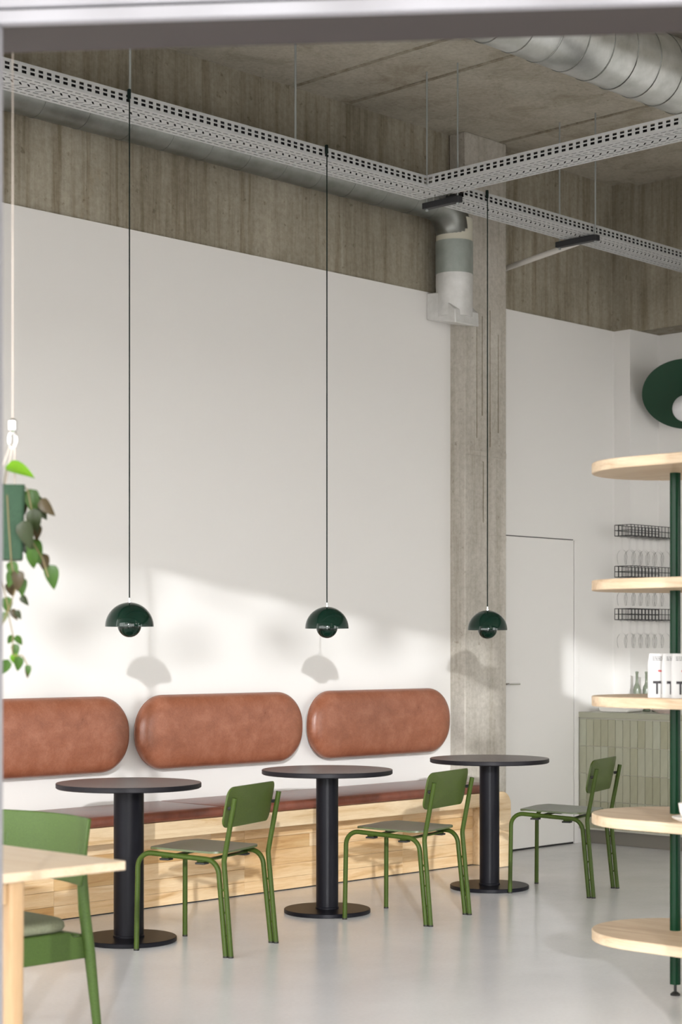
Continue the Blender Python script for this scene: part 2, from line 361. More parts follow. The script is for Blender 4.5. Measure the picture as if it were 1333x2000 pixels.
# ------------------------------------------------------------------ unseen tree added outside so its crown thins the low sun on the wall
tree = thing('sun_filter_tree', 'added unseen leafy tree behind the viewpoint, filtering the low sun', 'tree', (-2.3 * 0.723 - 9.6 * 0.691, 2.3 * 0.691 - 9.6 * 0.723, -0.1))
mk('trunk', MB().tube([(0, 0, 0), (0.03, 0.02, 2.5), (-0.02, 0, 5.2), (0.05, 0.05, 7.5)], [0.17, 0.14, 0.11, 0.05], 12), M['stem'], tree)
fm = MB(); rt = random.Random(3)
for k in range(2600):
    zz = 5.05 + 2.9 * rt.random() ** 1.0; qq = rt.uniform(-4.2, 3.9); al = rt.uniform(-1.6, 1.6)
    if rt.random() > min(1, (zz - 5.0) / 1.15) or abs(qq - 0.35) > 4.6: continue  # leaves thin out downwards so the sun edge on the wall fades gradually
    c_ = Vector((qq * 0.723 + al * 0.691, -qq * 0.691 + al * 0.723, zz))
    a1 = Vector((rt.uniform(-1, 1), rt.uniform(-1, 1), rt.uniform(-1, 1))).normalized(); a2 = a1.orthogonal().normalized(); w_ = rt.uniform(0.07, 0.12)
    fm.add([c_ + a1 * w_ * 1.5, c_ + a2 * w_ * 0.8, c_ - a1 * w_ * 1.5, c_ - a2 * w_ * 0.8], [(0, 1, 2, 3)])
tag(mk('sun_filter_foliage', fm, M['leaf'], tree, smooth=0), kind='stuff')

# ------------------------------------------------------------------ bench
BF, XE = 7.42, 8.834
bench = thing('wall_bench', 'long ash bench with brown leather seat and rounded end along white wall', 'bench', (6.2, 7.42, 0))
def bl(mb): mb.v = [(x - 6.2, y - 7.42, z) for x, y, z in mb.v]; return mb
T = 0.085
out = [(2.6, 0.478)] + [(XE + 0.11 - 0.09 + 0.09 * math.sin(R(a)), 0.478 - 0.09 + 0.09 * math.cos(R(a))) for a in range(0, 91, 9)] + [(XE + 0.11, 0.004)]
inn = [(XE, 0.004)] + [(XE - 0.02 + 0.02 * math.cos(R(a)), 0.393 - 0.02 + 0.02 * math.sin(R(a))) for a in range(0, 91, 18)] + [(2.6, 0.393)]
mk('seat_frame', bl(MB().prism(out + inn, 7.20, YW - 0.001, 'y')), M['ash'], bench, bevel=0.003)
mk('panel_backing', bl(MB().box(2.6, XE - 0.001, BF + 0.021, BF + 0.04, 0.004, 0.392)), M['stave'], bench)
rows = [0.006, 0.074, 0.150, 0.236, 0.312, 0.391]
stm = {}
for ri in range(5):
    z0, z1 = rows[ri], rows[ri + 1]
    cuts = sorted(set([2.6, 4.24, 5.55, 6.86, 8.17, XE - 0.001] + [random.uniform(2.8, 8.4) for _ in range(2)]))
    for a, b_ in zip(cuts, cuts[1:]):
        if b_ - a < 0.12: continue
        yo = random.uniform(0, 0.0012)
        o = mk('stave', MB().box(-(b_ - a) / 2 + 0.0006, (b_ - a) / 2 - 0.0006, 0, 0.02, -(z1 - z0) / 2 + 0.0005, (z1 - z0) / 2 - 0.0005), M['stave'], bench,
               ((a + b_) / 2 - 6.2, yo, (z0 + z1) / 2), bevel=0.0008, seg=1)
mk('plinth_shadow_gap', bl(MB().box(2.6, XE - 0.01, BF + 0.006, BF + 0.02, 0, 0.006)), M['rubber'], bench)
for a, b_ in ((4.25, 6.498), (6.502, 8.77), (2.6, 4.246)):
    sec = [(7.192 + x, 0.478 + z) for x, z in [(p[0], p[1]) for p in rrect(YW - 7.192 - 0.003, 0.056, 0.022, 5, (YW - 7.192 - 0.003) / 2, 0.028)]]
    rg = []
    for x, s in ((a, 0.86), (a + 0.004, 0.96), (a + 0.012, 1), (b_ - 0.012, 1), (b_ - 0.004, 0.96), (b_, 0.86)):
        rg.append([(x, 7.467 + (y - 7.467) * (1 - (1 - s) * 0.1), 0.506 + (z - 0.506) * s) for y, z in sec])
    p = mk('seat_pad', bl(MB().rings(rg)), M['seatleather'], bench); tag(p, 'dark brown leather seat pad')

# ------------------------------------------------------------------ leather wall cushions
def cushion(x0, x1, z0, z1, label):
    t = thing('wall_cushion', label, 'cushion', ((x0 + x1) / 2, YW, z0), 0, 'leather back cushions on the wall')
    w, h = x1 - x0, z1 - z0
    def ring(inset, y):
        r = h / 2 - 0.012 - inset
        return [(px_, y, h / 2 + pz) for px_, pz in rrect(w - 2 * inset, h - 2 * inset, r, 14)]
    prof = [(i_, y_ - 0.022) for i_, y_ in ((0.018, -0.030), (0.006, -0.036), (0.0, -0.046), (0.0, -0.058), (0.003, -0.070), (0.009, -0.081), (0.019, -0.092), (0.033, -0.101), (0.052, -0.108), (0.078, -0.113), (0.115, -0.117), (0.155, -0.119), (0.19, -0.1195))]
    lp = mk('leather_pad', MB().rings([ring(i, y) for i, y in prof]), M['leather'], t, smooth=60)
    mk('backing_board', MB().rings([ring(0.045, -0.001), ring(0.045, -0.0515)]), M['backing'], t)
    b = MB(); b.tube([(p[0], p[1] + 0.003, p[2]) for p in ring(0.0035, -0.064)], 0.0035, 6, True)
    mk('piping', b, M['leather'], lp)
    return t
cushion(4.96, 6.222, 0.712, 1.122, 'brown leather wall cushion cut off by the left photo edge')
cushion(6.283, 7.535, 0.712, 1.122, 'brown leather wall cushion in the middle, behind the first green chair')
cushion(7.603, 8.868, 0.712, 1.122, 'brown leather wall cushion next to the concrete column')

# ------------------------------------------------------------------ round tables
def table(x, y, cr, label):
    t = thing('pedestal_table', label, 'table', (x, y, 0), 0, 'round pedestal tables')
    mb = MB().lathe([(0.30, 0.722), (0.336, 0.722), (0.342, 0.726), (0.342, 0.744), (0.340, 0.747), (0.30, 0.7475)], 64)
    for i, f in enumerate(mb.f):
        zs = [mb.v[k][2] for k in f]
        if min(zs) > 0.7465: mb.m[i] = 1
    mk('table_top', mb, [M['tableedge'], M['laminate']], t, smooth=30)
    cl = mk('column', MB().lathe([(cr, 0.022), (cr, 0.722)], 40), M['black'], t)
    mk('base_plate', MB().lathe([(0.222, 0.0), (0.226, 0.003), (0.226, 0.019), (0.223, 0.022)], 56), M['black'], t)
    mk('weld_collar', MB().lathe([(cr + 0.003, 0.0222), (cr + 0.003, 0.030), (cr + 0.0005, 0.033)], 40), M['black'], cl)
    mk('mounting_plate', MB().box(-0.11, 0.11, -0.11, 0.11, 0.716, 0.7219), M['black'], t)
table(5.428, 6.675, 0.071, 'round black pedestal table nearest the left, beside the wooden table')
table(6.735, 6.650, 0.058, 'round black pedestal table in the middle of the row')
table(8.058, 6.646, 0.057, 'round black pedestal table in front of the concrete column')

# ------------------------------------------------------------------ green steel chairs
def make_chair():
    t = thing('side_chair', '', 'chair', (0, 0, 0), 0, 'green steel side chairs at the round tables')
    r = 0.0118
    for sx in (-1, 1):
        x = sx * 0.218
        pth = fillet([(x * 1.03, -0.243, 0.006), (x, -0.238, 0.452), (x, 0.176, 0.430), (x * 1.03, 0.219, 0.006)], 0.068, 7)
        sf = mk('side_frame', MB().tube(pth, r, 12), M['green_steel'], t)
        p2 = fillet([(x * 1.03, 0.2455, 0.006), (x, 0.207, 0.428), (x, 0.263, 0.712)], 0.10, 5)
        bp = mk('back_post', MB().tube(p2, r, 12), M['green_steel'], t)
        for p, pa in (((x * 1.03, -0.243), sf), ((x * 1.03, 0.219), sf), ((x * 1.03, 0.2455), bp)):
            mk('foot_cap', MB().lathe([(r + 0.0006, 0), (r + 0.0006, 0.008)], 12, (p[0], p[1], 0)), M['rubber'], pa)
        for z, y in ((0.30, 0.202), (0.20, 0.213), (0.10, 0.223)):
            mk('weld_spacer', MB().tube([(x * 1.015, y, z), (x * 1.015, y + 0.018, z)], 0.005, 8), M['green_steel'], bp)
        mk('back_spacer', MB().tube([(x * 0.99, 0.228, 0.665), (x * 0.99, 0.254, 0.668)], 0.008, 8), M['rubber'], bp)
    for y, z in ((-0.10, 0.4315), (0.085, 0.4215)):
        cb = mk('cross_bar', MB().box(-0.215, 0.215, y - 0.018, y + 0.018, z - 0.004, z + 0.004), M['green_steel'], t, bevel=0.002)
        for sx in (-1, 1):
            mk('seat_bracket', MB().box(sx * 0.20 - 0.022, sx * 0.20 + 0.022, y - 0.024, y + 0.024, z - 0.0135, z - 0.0045), M['rubber'], cb, bevel=0.002)
    # seat shell
    nu, nv, w, d = 24, 20, 0.400, 0.400
    def inside(u, v):
        cr = 0.075
        x = u * w / 2; y = v * d / 2
        return x, y
    def sz(x, y):
        k = (y + 0.20) / 0.4
        z = 0.4665 - 0.012 * k + 0.020 * (k - 0.55) ** 2 * 2 - 0.010 * math.exp(-((k) / 0.10) ** 2)
        return z + 0.16 * x * x * (0.4 + 0.6 * k)
    def shell(thk):
        P = rrect(w, d, 0.07, 8)
        rings_ = []
        top = []; n = len(P)
        scl = [1, 0.93, 0.8, 0.62, 0.42, 0.2]
        a = [[(px_ * s_, py * s_ + 0.0, sz(px_ * s_, py * s_)) for px_, py in P] for s_ in scl]
        b = [[(p[0], p[1], p[2] - thk) for p in rg] for rg in reversed(a)]
        return b + a
    mk('seat', MB().rings(shell(0.009)), M['green_seat'], t, (0, -0.012, 0), smooth=50)
    # backrest: curved, rounded rectangle
    P = rrect(0.455, 0.186, 0.042, 7)
    def by(x, z): return 0.218 + 0.20 * (z) + 0.022 * (1 - (x / 0.2275) ** 2)
    scl = [1, 0.92, 0.78, 0.6, 0.4, 0.2]
    fr = [[(x * s_, by(x * s_, z * s_) + 0.0045, z * s_) for x, z in P] for s_ in scl]
    bk = [[(p[0], p[1] - 0.009, p[2]) for p in rg] for rg in reversed(fr)]
    mk('backrest', MB().rings(bk + fr), M['green_ply'], t, (0, 0.0, 0.668), smooth=50)
    return t
ch = make_chair()
spots = [((5.5765, 6.289), -160.4, 'green steel chair with thin shell back at the leftmost round table'),
         ((6.904, 6.238), -165.2, 'green steel chair with thin shell back at the middle round table'),
         ((8.267, 6.271), -161.3, 'green steel chair with thin shell back near the tiled counter')]
for i, ((x, y), a, lb) in enumerate(spots):
    o = ch if i == 0 else copy_tree(ch)
    o.location = (x, y, 0); o.rotation_euler = (0, 0, R(a)); o['label'] = lb

# ------------------------------------------------------------------ pendant lamps
def make_pendant():
    t = thing('pendant_lamp', '', 'lamp', (0, 0, 0), 0, 'dark green pendant lamps on long cords')
    ro = 0.116
    pr = [(ro * math.sin(R(a)), ro * math.cos(R(a)) * 1.0) for a in list(range(8, 90, 6)) + [90]]
    inn = [((ro - 0.003) * math.sin(R(a)), (ro - 0.003) * math.cos(R(a))) for a in list(range(90, 8, -6)) + [8]]
    mb = MB().lathe([(0.001, ro)] + pr + inn + [(0.001, ro - 0.003)], 48)
    mk('upper_shade', mb, M['pend'], t, smooth=50)
    rb = 0.057
    pb = [(rb * math.sin(R(a)), -rb * math.cos(R(a)) + 0.006) for a in range(4, 136, 6)]
    mk('lower_shade', MB().lathe([(0.001, -rb + 0.006)] + pb, 40), M['pend'], t, smooth=50)
    mk('lamp_holder', MB().lathe([(0.016, 0.04), (0.016, 0.113)], 16), M['pend_in'], t)
    mk('cord_grip', MB().lathe([(0.0075, ro - 0.001), (0.0075, ro + 0.006), (0.0045, ro + 0.008), (0.0045, ro + 0.020), (0.003, ro + 0.022)], 14), M['chrome'], t)
    cd_ = mk('cord', MB().tube([(0, 0, ro + 0.02), (0.0, 0.0, 1.2), (0.0, 0, 2.556)], 0.0032, 8), M['cord'], t)
    mk('cord_hook', MB().box(-0.006, 0.006, -0.005, 0.0105, 2.515, 2.562), M['cord'], cd_, bevel=0.002)
    return t
pd = make_pendant()
for i, (x, lb) in enumerate(((5.489, 'dark green dome pendant over the leftmost round table'), (6.829, 'dark green dome pendant over the middle round table'), (8.160, 'dark green dome pendant hanging in front of the concrete column'))):
    o = pd if i == 0 else copy_tree(pd)
    o.location = (x, 6.745, 1.483); o['label'] = lb

# ------------------------------------------------------------------ cable trays
def cell(mb, P, x0, x1, y0, y1, q):
    o = [(x0, y0), (x1, y0), (x1, y1), (x0, y1)]
    mb.add([P(*p) for p in o + list(q)], [(0, 1, 5, 4), (1, 2, 6, 5), (2, 3, 7, 6), (3, 0, 4, 7)])
def strip(mb, P, x0, x1, y0, y1): mb.add([P(x0, y0), P(x1, y0), P(x1, y1), P(x0, y1)], [(0, 1, 2, 3)])
def tray(label, length, loc, rz, width=0.23):
    """local: runs along +x, near side wall at y=0, far at y=width, underside at z=0"""
    t = thing('cable_tray', label, 'cable tray', loc, rz, 'perforated cable trays under the ceiling')
    pitch = 0.046; n = int(length / pitch); pitch = length / n; Hh = 0.062
    for nm, y in (('side_rail', 0.0), ('side_rail', width)):
        mb = MB(); P = lambda a, b, y=y: (a, y, b)
        strip(mb, P, 0, length, 0, 0.010); strip(mb, P, 0, length, Hh - 0.011, Hh)
        for i in range(n):
            a, b_ = i * pitch, (i + 1) * pitch; c0, c1 = a + pitch * 0.22, b_ - pitch * 0.22
            for z0, z1 in ((0.010, 0.0305), (0.0305, 0.051)):
                cell(mb, P, a, b_, z0, z1, [(c0, z0 + 0.0035), (c1, z0 + 0.0035), (c1, z1 - 0.0035), (c0, z1 - 0.0035)])
        s_ = -1 if y == 0 else 1
        mb.add([(0, y, Hh), (length, y, Hh), (length, y - s_ * 0.010, Hh), (0, y - s_ * 0.010, Hh)], [(0, 1, 2, 3)])
        o = mk(nm, mb, M['tray'], t, smooth=0); m_ = o.modifiers.new('sheet', 'SOLIDIFY'); m_.thickness = 0.0014; m_.offset = 0
    mb = MB(); P = lambda a, b: (a, b, 0.0)
    ys = [0, 0.018, 0.036, 0.054, 0.072, 0.115, 0.158, 0.176, 0.194, 0.212, 0.23]; ys = [y * width / 0.23 for y in ys]
    kinds = ['s', 'd', 's', 'd', 'g', 'h', 'd', 's', 'd', 's']
    for k, (y0, y1) in zip(kinds, zip(ys, ys[1:])):
        if k == 's': strip(mb, P, 0, length, y0, y1); continue
        for i in range(n):
            a, b_ = i * pitch, (i + 1) * pitch
            if k == 'd':
                m_ = (y0 + y1) / 2; cell(mb, P, a, b_, y0, y1, [(a + pitch * 0.15, m_ - 0.0042), (b_ - pitch * 0.15, m_ - 0.0042), (b_ - pitch * 0.15, m_ + 0.0042), (a + pitch * 0.15, m_ + 0.0042)])
            else:
                e0, e1 = (a + pitch * 0.18, b_ - pitch * 0.18) if k == 'g' else (b_ - pitch * 0.18, a + pitch * 0.18)
                lo, hi = y0 + 0.006, y1 - 0.006; w = 0.0062
                cell(mb, P, a, b_, y0, y1, [(e0 - w, lo), (e0 + w, lo), (e1 + w, hi), (e1 - w, hi)])
    o = mk('tray_floor', mb, M['tray'], t, smooth=0); m_ = o.modifiers.new('sheet', 'SOLIDIFY'); m_.thickness = 0.0014; m_.offset = 0
    return t
tray('long perforated cable tray carrying the left two pendant cords', 3.86, (3.98, 6.757, 3.972), 0)
tray('perforated cable tray running on right beyond the dark strut', 3.05, (7.96, 6.757, 3.972), R(1.2))
tray('perforated cable tray branching off sideways towards the big spiral duct', 3.4, (7.64, 6.752, 3.974), R(-90), 0.225)
def cables(label, n0, length, loc, rz):
    t = thing('cable_bundle', label, 'cables', loc, rz, 'cable bundles in the trays')
    for k in range(n0):
        for j, z in enumerate((0.0145, 0.040)):
            y = 0.017 + 0.026 * k; ph = random.uniform(0, 6)
            mk('cable', MB().tube([(length * i / 12, y + 0.002 * math.sin(i + ph), z) for i in range(13)], 0.0122, 8), M['cable'], t)
cables('dark cables lying in the long left tray', 8, 3.6, (4.0, 6.757, 3.972), 0)
cables('dark cables lying in the right tray', 7, 2.95, (8.02, 6.760, 3.972), R(1.2))
cables('dark cables lying in the sideways tray', 7, 3.3, (7.645, 6.72, 3.974), R(-90))
def hanger(x, y0, y1, label, rods=None):
    t = thing('tray_hanger', label, 'hanger', (x, y0, 3.93), 0, 'tray hangers')
    mk('strut_channel', MB().box(-0.021, 0.021, 0, y1 - y0, 0.0, 0.036), M['strut'], t, bevel=0.003)
    for y in (rods or (0.02, y1 - y0 - 0.02)):
        rd_ = mk('threaded_rod', MB().tube([(0, y, 0.0), (0, y, ZC - 3.93)], 0.005, 8), M['rod'], t)
        mk('nut', MB().lathe([(0.009, -0.012), (0.009, -0.002)], 6, (0, y, 0)), M['rod'], rd_)
hanger(7.905, 6.735, 7.01, 'dark strut hanger at the tray junction')
hanger(9.255, 6.755, 7.075, 'dark strut hanger under the right cable tray, by the pale pipe')
for x, lb in ((5.70, 'thin threaded rod rising behind the leftmost pendant cord'), (6.845, 'thin threaded rod rising left of the middle pendant cord')):
    t = thing('ceiling_rod', lb, 'rod', (x, 7.00, 3.975))
    rd_ = mk('threaded_rod', MB().tube([(0, 0, 0), (0, 0, ZC - 3.975)], 0.006, 8), M['rod'], t); mk('nut', MB().lathe([(0.011, 0), (0.011, 0.01)], 6), M['rod'], rd_)
tag(mk('wall_pipe', MB().tube([(9.57, YW + 0.014, 3.945), (9.28, 6.93, 3.945)], 0.018, 12), M['plastic']), 'pale thin pipe from concrete wall to the tray hanger', 'pipe')

# ------------------------------------------------------------------ round duct along the wall and its drop
du = thing('wall_duct', 'grey round ventilation duct along the wall turning down beside the column', 'duct', (8.86, 7.60, 3.5))
def dl(mb): mb.v = [(x - 8.86, y - 7.60, z - 3.5) for x, y, z in mb.v]; return mb
rd, zc = 0.115, 4.215
mk('horizontal_pipe', dl(MB().tube([(2.0, 7.6, zc), (8.62, 7.6, zc)], rd, 28)), M['galv_dull'], du)
x = 3.0
while x < 8.6:
    mk('seam_band', dl(MB().tube([(x - 0.006, 7.6, zc), (x + 0.006, 7.6, zc)], rd + 0.002, 28)), M['galv_dull'], du); x += 0.285
mk('elbow', dl(MB().tube(fillet([(8.60, 7.6, zc), (8.86, 7.6, zc), (8.86, 7.6, 3.98)], 0.20, 10), rd + 0.002, 28)), M['galv_dull'], du)
mk('wrap_upper', dl(MB().tube([(8.86, 7.6, 4.13), (8.86, 7.6, 3.97)], 0.1175, 28)), M['cream'], du)
mk('sleeve', dl(MB().tube([(8.86, 7.6, 3.985), (8.86, 7.6, 3.775)], 0.121, 28)), M['greenfoil'], du)
mk('tape_wrap', dl(MB().tube([(8.86, 7.6, 3.78), (8.86, 7.6, 3.70), (8.86, 7.6, 3.685), (8.86, 7.6, 3.50)], [0.119, 0.120, 0.118, 0.119], 28)), M['foil'], du)
mk('outlet_box', dl(MB().prism([(YW - 0.001, 3.66), (7.64, 3.655), (7.50, 3.535), (7.495, 3.445), (YW - 0.001, 3.49)], 8.75, 8.984, 'x')), M['foil'], du, bevel=0.006)
# ------------------------------------------------------------------ spiral duct
sp = thing('spiral_duct', 'large shiny galvanised spiral duct under the ceiling, top right', 'duct', (7.5, 5.59, 4.50))
rs_ = 0.188
mk('duct_tube', MB().tube([(-4, 0, 0), (-2, 0, 0), (0, 0, 0), (2, 0, 0), (3.3, 0, 0)], rs_, 48), M['galv'], sp)
hx = []; pit = 0.205; nst = 32
for k in range(int(7.2 / pit * nst)):
    a = 2 * math.pi * k / nst; hx.append((-3.95 + pit * k / nst, (rs_ + 0.001) * math.cos(a), (rs_ + 0.001) * math.sin(a)))
mk('spiral_seam', MB().tube(hx, 0.0038, 5), M['galv_dull'], sp)
tag(mk('ceiling_conduit', MB().box(6.6, 11.0, 5.03, 5.12, 4.60, ZC - 0.001), M['plastic'], bevel=0.004), 'pale conduit running along the ceiling behind the spiral duct', 'conduit')

# ------------------------------------------------------------------ tiled counter
XC = 10.36
ct = thing('counter', 'counter clad in pale sage vertical tiles at the right', 'counter', (XC, 7.73, 0))
CY0 = -2.6
mk('body', MB().box(0.012, 0.43, CY0, 0.005, 0.10, 0.885).box(0.43, 0.80, CY0, -0.135, 0.10, 0.885), M['grout'], ct)
mk('toe_kick', MB().box(0.05, 0.43, CY0, 0.005, 0.001, 0.0995), M['kick'], ct)
mk('worktop', MB().prism([(-0.006, CY0), (0.80, CY0), (0.80, -0.135), (0.43, -0.135), (0.43, 0.005), (-0.006, 0.005)], 0.8855, 0.925), M['worktop'], ct, bevel=0.003)
tw, th_ = 0.062, 0.192; tm = MB().box(0, 0.010, -tw / 2 + 0.0016, tw / 2 - 0.0016, -th_ / 2 + 0.0016, th_ / 2 - 0.0016).mesh('tile', M['tile'], 0)
for i in range(24):
    for j in range(4):
        o = link('tile', tm, ct, (0.0015 + random.uniform(0, 0.0012), -0.004 - tw * (i + 0.5), 0.107 + th_ * (j + 0.5) + 0.004), (0, 0, random.uniform(-0.006, 0.006)), 0.002, 2)
def lz(name, prof, m, label, cat, loc, n=32, group=None):
    return tag(mk(name, MB().lathe(prof, n), m, loc=loc, smooth=50), label, cat, group)
ZK = 0.9252
tr = tag(mk('serving_board', MB().prism(rrect(0.26, 0.055, 0.026, 6, 0, 0.0285), -0.09, 0.09, 'x'), M['ceramic'], loc=(10.55, 7.50, ZK), rot=(0, 0, 0), bevel=0.006), 'low white rounded box on the end of tiled counter', 'box')
lz('plate', [(0.06, 0), (0.062, 0.004), (0.11, 0.022), (0.112, 0.025), (0.108, 0.024), (0.06, 0.008), (0.001, 0.007)], M['pink'], 'pale pink shallow dish on the tiled counter under the shelf', 'dish', (10.62, 7.17, ZK))
lz('plate', [(0.05, 0), (0.052, 0.004), (0.10, 0.020), (0.102, 0.023), (0.098, 0.022), (0.05, 0.008), (0.001, 0.007)], M['ceramic'], 'white shallow dish on the tiled counter beside the green pole', 'dish', (10.62, 6.90, ZK))
# bottles
def bottle(h, rb, m, label, x, y, lab=False):
    t = thing('bottle', label, 'bottle', (x, y, ZK), 0, 'bottles at the back of the counter')
    gb = mk('glass_body', MB().lathe([(rb - 0.004, 0), (rb, 0.005), (rb, h * 0.55), (rb * 0.85, h * 0.62), (rb * 0.45, h * 0.70), (rb * 0.38, h * 0.75), (rb * 0.36, h * 0.95), (rb * 0.44, h * 0.955), (rb * 0.44, h * 0.985), (rb * 0.36, h)], 24), m, t, smooth=60)
    if lab: mk('label_sleeve', MB().lathe([(rb + 0.0006, h * 0.10), (rb + 0.0006, h * 0.50)], 24), M['label'], gb)
bottle(0.285, 0.026, M['bottle_grey'], 'grey-green bottle nearest the pilaster, seen over the wooden shelf', 10.70, 7.47)
bottle(0.285, 0.028, M['bottle_grey'], 'grey-green bottle second from the pilaster', 10.76, 7.43)
bottle(0.325, 0.036, M['bottle_dark'], 'dark green wine bottle with white label behind the paper bags', 10.80, 7.37, True)

# ------------------------------------------------------------------ wire racks with hanging glasses
def wineglass_mesh():
    p = [(0.001, 0.200), (0.033, 0.199), (0.034, 0.196), (0.010, 0.192), (0.004, 0.185), (0.0035, 0.115), (0.006, 0.108), (0.022, 0.096), (0.034, 0.075), (0.037, 0.05), (0.033, 0.02), (0.028, 0.0)]
    return MB().lathe(p, 16, caps=False).mesh('wine_glass', M['glass'], 60)
gm = wineglass_mesh()
def rack(z, nm):
    t = thing('wire_rack', f'{nm} black wire glass rack on the white wall by the counter', 'rack', (10.60, 7.45, z), 0, 'black wire glass racks')
    L_, D_, H_ = 0.55, 0.14, 0.078
    mb = MB(); r = 0.0028
    for zz in (0.001, H_ / 2, H_): mb.tube([(0, 0, zz), (L_, 0, zz)], r, 6)
    n = 13
    for i in range(n + 1): mb.tube([(L_ * i / n, 0, 0), (L_ * i / n, 0, H_)], r, 6)
    mk('front_grid', mb, M['wire'], t)
    mb = MB()
    for zz in (0.001, H_ / 2, H_): mb.tube([(0, 0, zz), (0, D_, zz)], r, 6)
    for i in range(5): mb.tube([(0, D_ * i / 4, 0), (0, D_ * i / 4, H_)], r, 6)
    mk('end_grid', mb, M['wire'], t)
    mb = MB()
    for zz in (0.001, H_ / 2, H_): mb.tube([(0, D_, zz), (L_, D_, zz)], r, 6)
    for i in range(n + 1): mb.tube([(L_ * i / n, 0, 0), (L_ * i / n, D_, 0)], r, 6); mb.tube([(L_ * i / n, D_, 0), (L_ * i / n, D_, H_)], r, 6)
    mk('floor_grid', mb, M['wire'], t)
    for k in range(6):
        for j in range(2):
            o = link('wine_glass', gm, None, (10.645 + 0.088 * k, 7.487 + 0.072 * j, z - 0.2015))
            tag(o, f"clear stemmed glass under the {nm} wire rack, {('first', 'second', 'third', 'fourth', 'fifth', 'sixth')[k]} from left in {('front', 'wall-side')[j]} row", 'glass', f'stemmed glasses under the {nm} wire rack')
rack(2.172, 'topmost'); rack(1.880, 'middle'); rack(1.578, 'lowest')

# ------------------------------------------------------------------ shelving unit
SX, SY, SR = 6.10, 4.075, 0.33
su = thing('shelving_unit', 'open shelving unit of oval ash shelves on green tube posts', 'shelf', (SX, SY, 0))
SL = 1.45
def stad(r):
    o = [(r * math.cos(R(a)), r * math.sin(R(a))) for a in range(0, 181, 6)]
    return o + [(r * math.cos(R(a)), -SL + r * math.sin(R(a))) for a in range(180, 361, 6)]
tops = [0.259, 0.723, 1.192, 1.652, 2.12]
for z in tops:
    mk('shelf_board', MB().rings([[(x, y, z - 0.041) for x, y in stad(SR - 0.003)], [(x, y, z - 0.038) for x, y in stad(SR)], [(x, y, z - 0.003) for x, y in stad(SR)], [(x, y, z) for x, y in stad(SR - 0.003)]]), M['shelf'], su)
for y in (0, -SL):
    zs = [0.045] + [v for z in tops for v in (z - 0.041, z)]
    for a, b_ in zip(zs[::2], zs[1::2]):
        pt_ = mk('post_tube', MB().lathe([(0.0215, a), (0.0215, b_)], 28, (0, y, 0)), M['pole'], su)
    mk('levelling_foot', MB().lathe([(0.019, 0), (0.020, 0.006), (0.012, 0.013), (0.006, 0.016), (0.006, 0.045)], 18, (0, y, 0)), M['rubber'], su)
# coffee bags on the third shelf
def text_mesh(s, size, name):
    cu = bpy.data.curves.new(name, 'FONT'); cu.body = s; cu.size = size; cu.resolution_u = 3; cu.offset = size * 0.03
    o = bpy.data.objects.new(name, cu); COL.objects.link(o); bpy.context.view_layer.update()
    me = bpy.data.meshes.new_from_object(o.evaluated_get(bpy.context.evaluated_depsgraph_get()))
    v = [tuple(p.co) for p in me.vertices]; f = [tuple(p.vertices) for p in me.polygons]
    bpy.data.objects.remove(o); bpy.data.curves.remove(cu); bpy.data.meshes.remove(me); return v, f
TV, TF = text_mesh('TR', 0.068, 'letters')
def bag(x, y, rz, label, lean=0.0):
    t = thing('coffee_bag', label, 'bag', (x, y, 1.1925), R(rz), 'white printed coffee bags on the shelf')
    w, h = 0.120, 0.169
    def hd_(z):
        k = z / h; return 0.0145 * (1 - k ** 2.2) + 0.002
    def hw(z):
        k = z / h; return w / 2 * (1 - 0.10 * max(0, k - 0.75) / 0.25)
    rg = []
    for i in range(13):
        z = h * i / 12; rg.append([(hw(z) * math.copysign(abs(math.cos(a)) ** 0.6, math.cos(a)), hd_(z) * math.copysign(abs(math.sin(a)) ** 0.8, math.sin(a)), z) for a in [2 * math.pi * j / 28 for j in range(28)]])
    po = mk('pouch', MB().rings(rg), M['paper'], t, smooth=60)
    def sy(xx, z):
        q = min(1, abs(xx) / hw(z)) ** (1 / 0.6); return -hd_(z) * (max(0, 1 - q * q) ** 0.5) ** 0.8 - 0.0012
    mb = MB(); V = [(-0.041 + a * 0.72, sy(-0.041 + a * 0.72, 0.016 + b_), 0.016 + b_) for a, b_, _ in TV]; mb.add(V, TF)
    mk('print_letters', mb, M['ink'], po, smooth=0)
    def band(x0, x1, z0, z1, sl=0):
        mb = MB(); n = 10; V = []
        for i in range(n + 1):
            xx = x0 + (x1 - x0) * i / n; zz = sl * (xx - x0)
            V += [(xx, sy(xx, z0 + zz), z0 + zz), (xx, sy(xx, z1 + zz), z1 + zz)]
        mb.add(V, [(2 * i, 2 * i + 2, 2 * i + 3, 2 * i + 1) for i in range(n)]); return mb
    mk('red_stripe', band(-0.022, 0.045, 0.100, 0.1065, -0.06), M['red'], po, smooth=0)
    for z in (0.143, 0.149, 0.155):
        mb = MB(); x0 = -0.042
        while x0 < 0.035:
            l_ = random.uniform(0.005, 0.013); b2 = band(x0, x0 + l_, z, z + 0.0022); mb.add(b2.v, b2.f); x0 += l_ + 0.0025
        mk('print_line', mb, M['ink'], po, smooth=0)
bag(5.845, 3.958, -50, 'leftmost white coffee bag with black letters beside green post')
bag(5.840, 3.890, -54, 'middle white coffee bag with black letters and red stripe')
bag(5.831, 3.842, -52, 'white coffee bag cut off by the right photo edge')
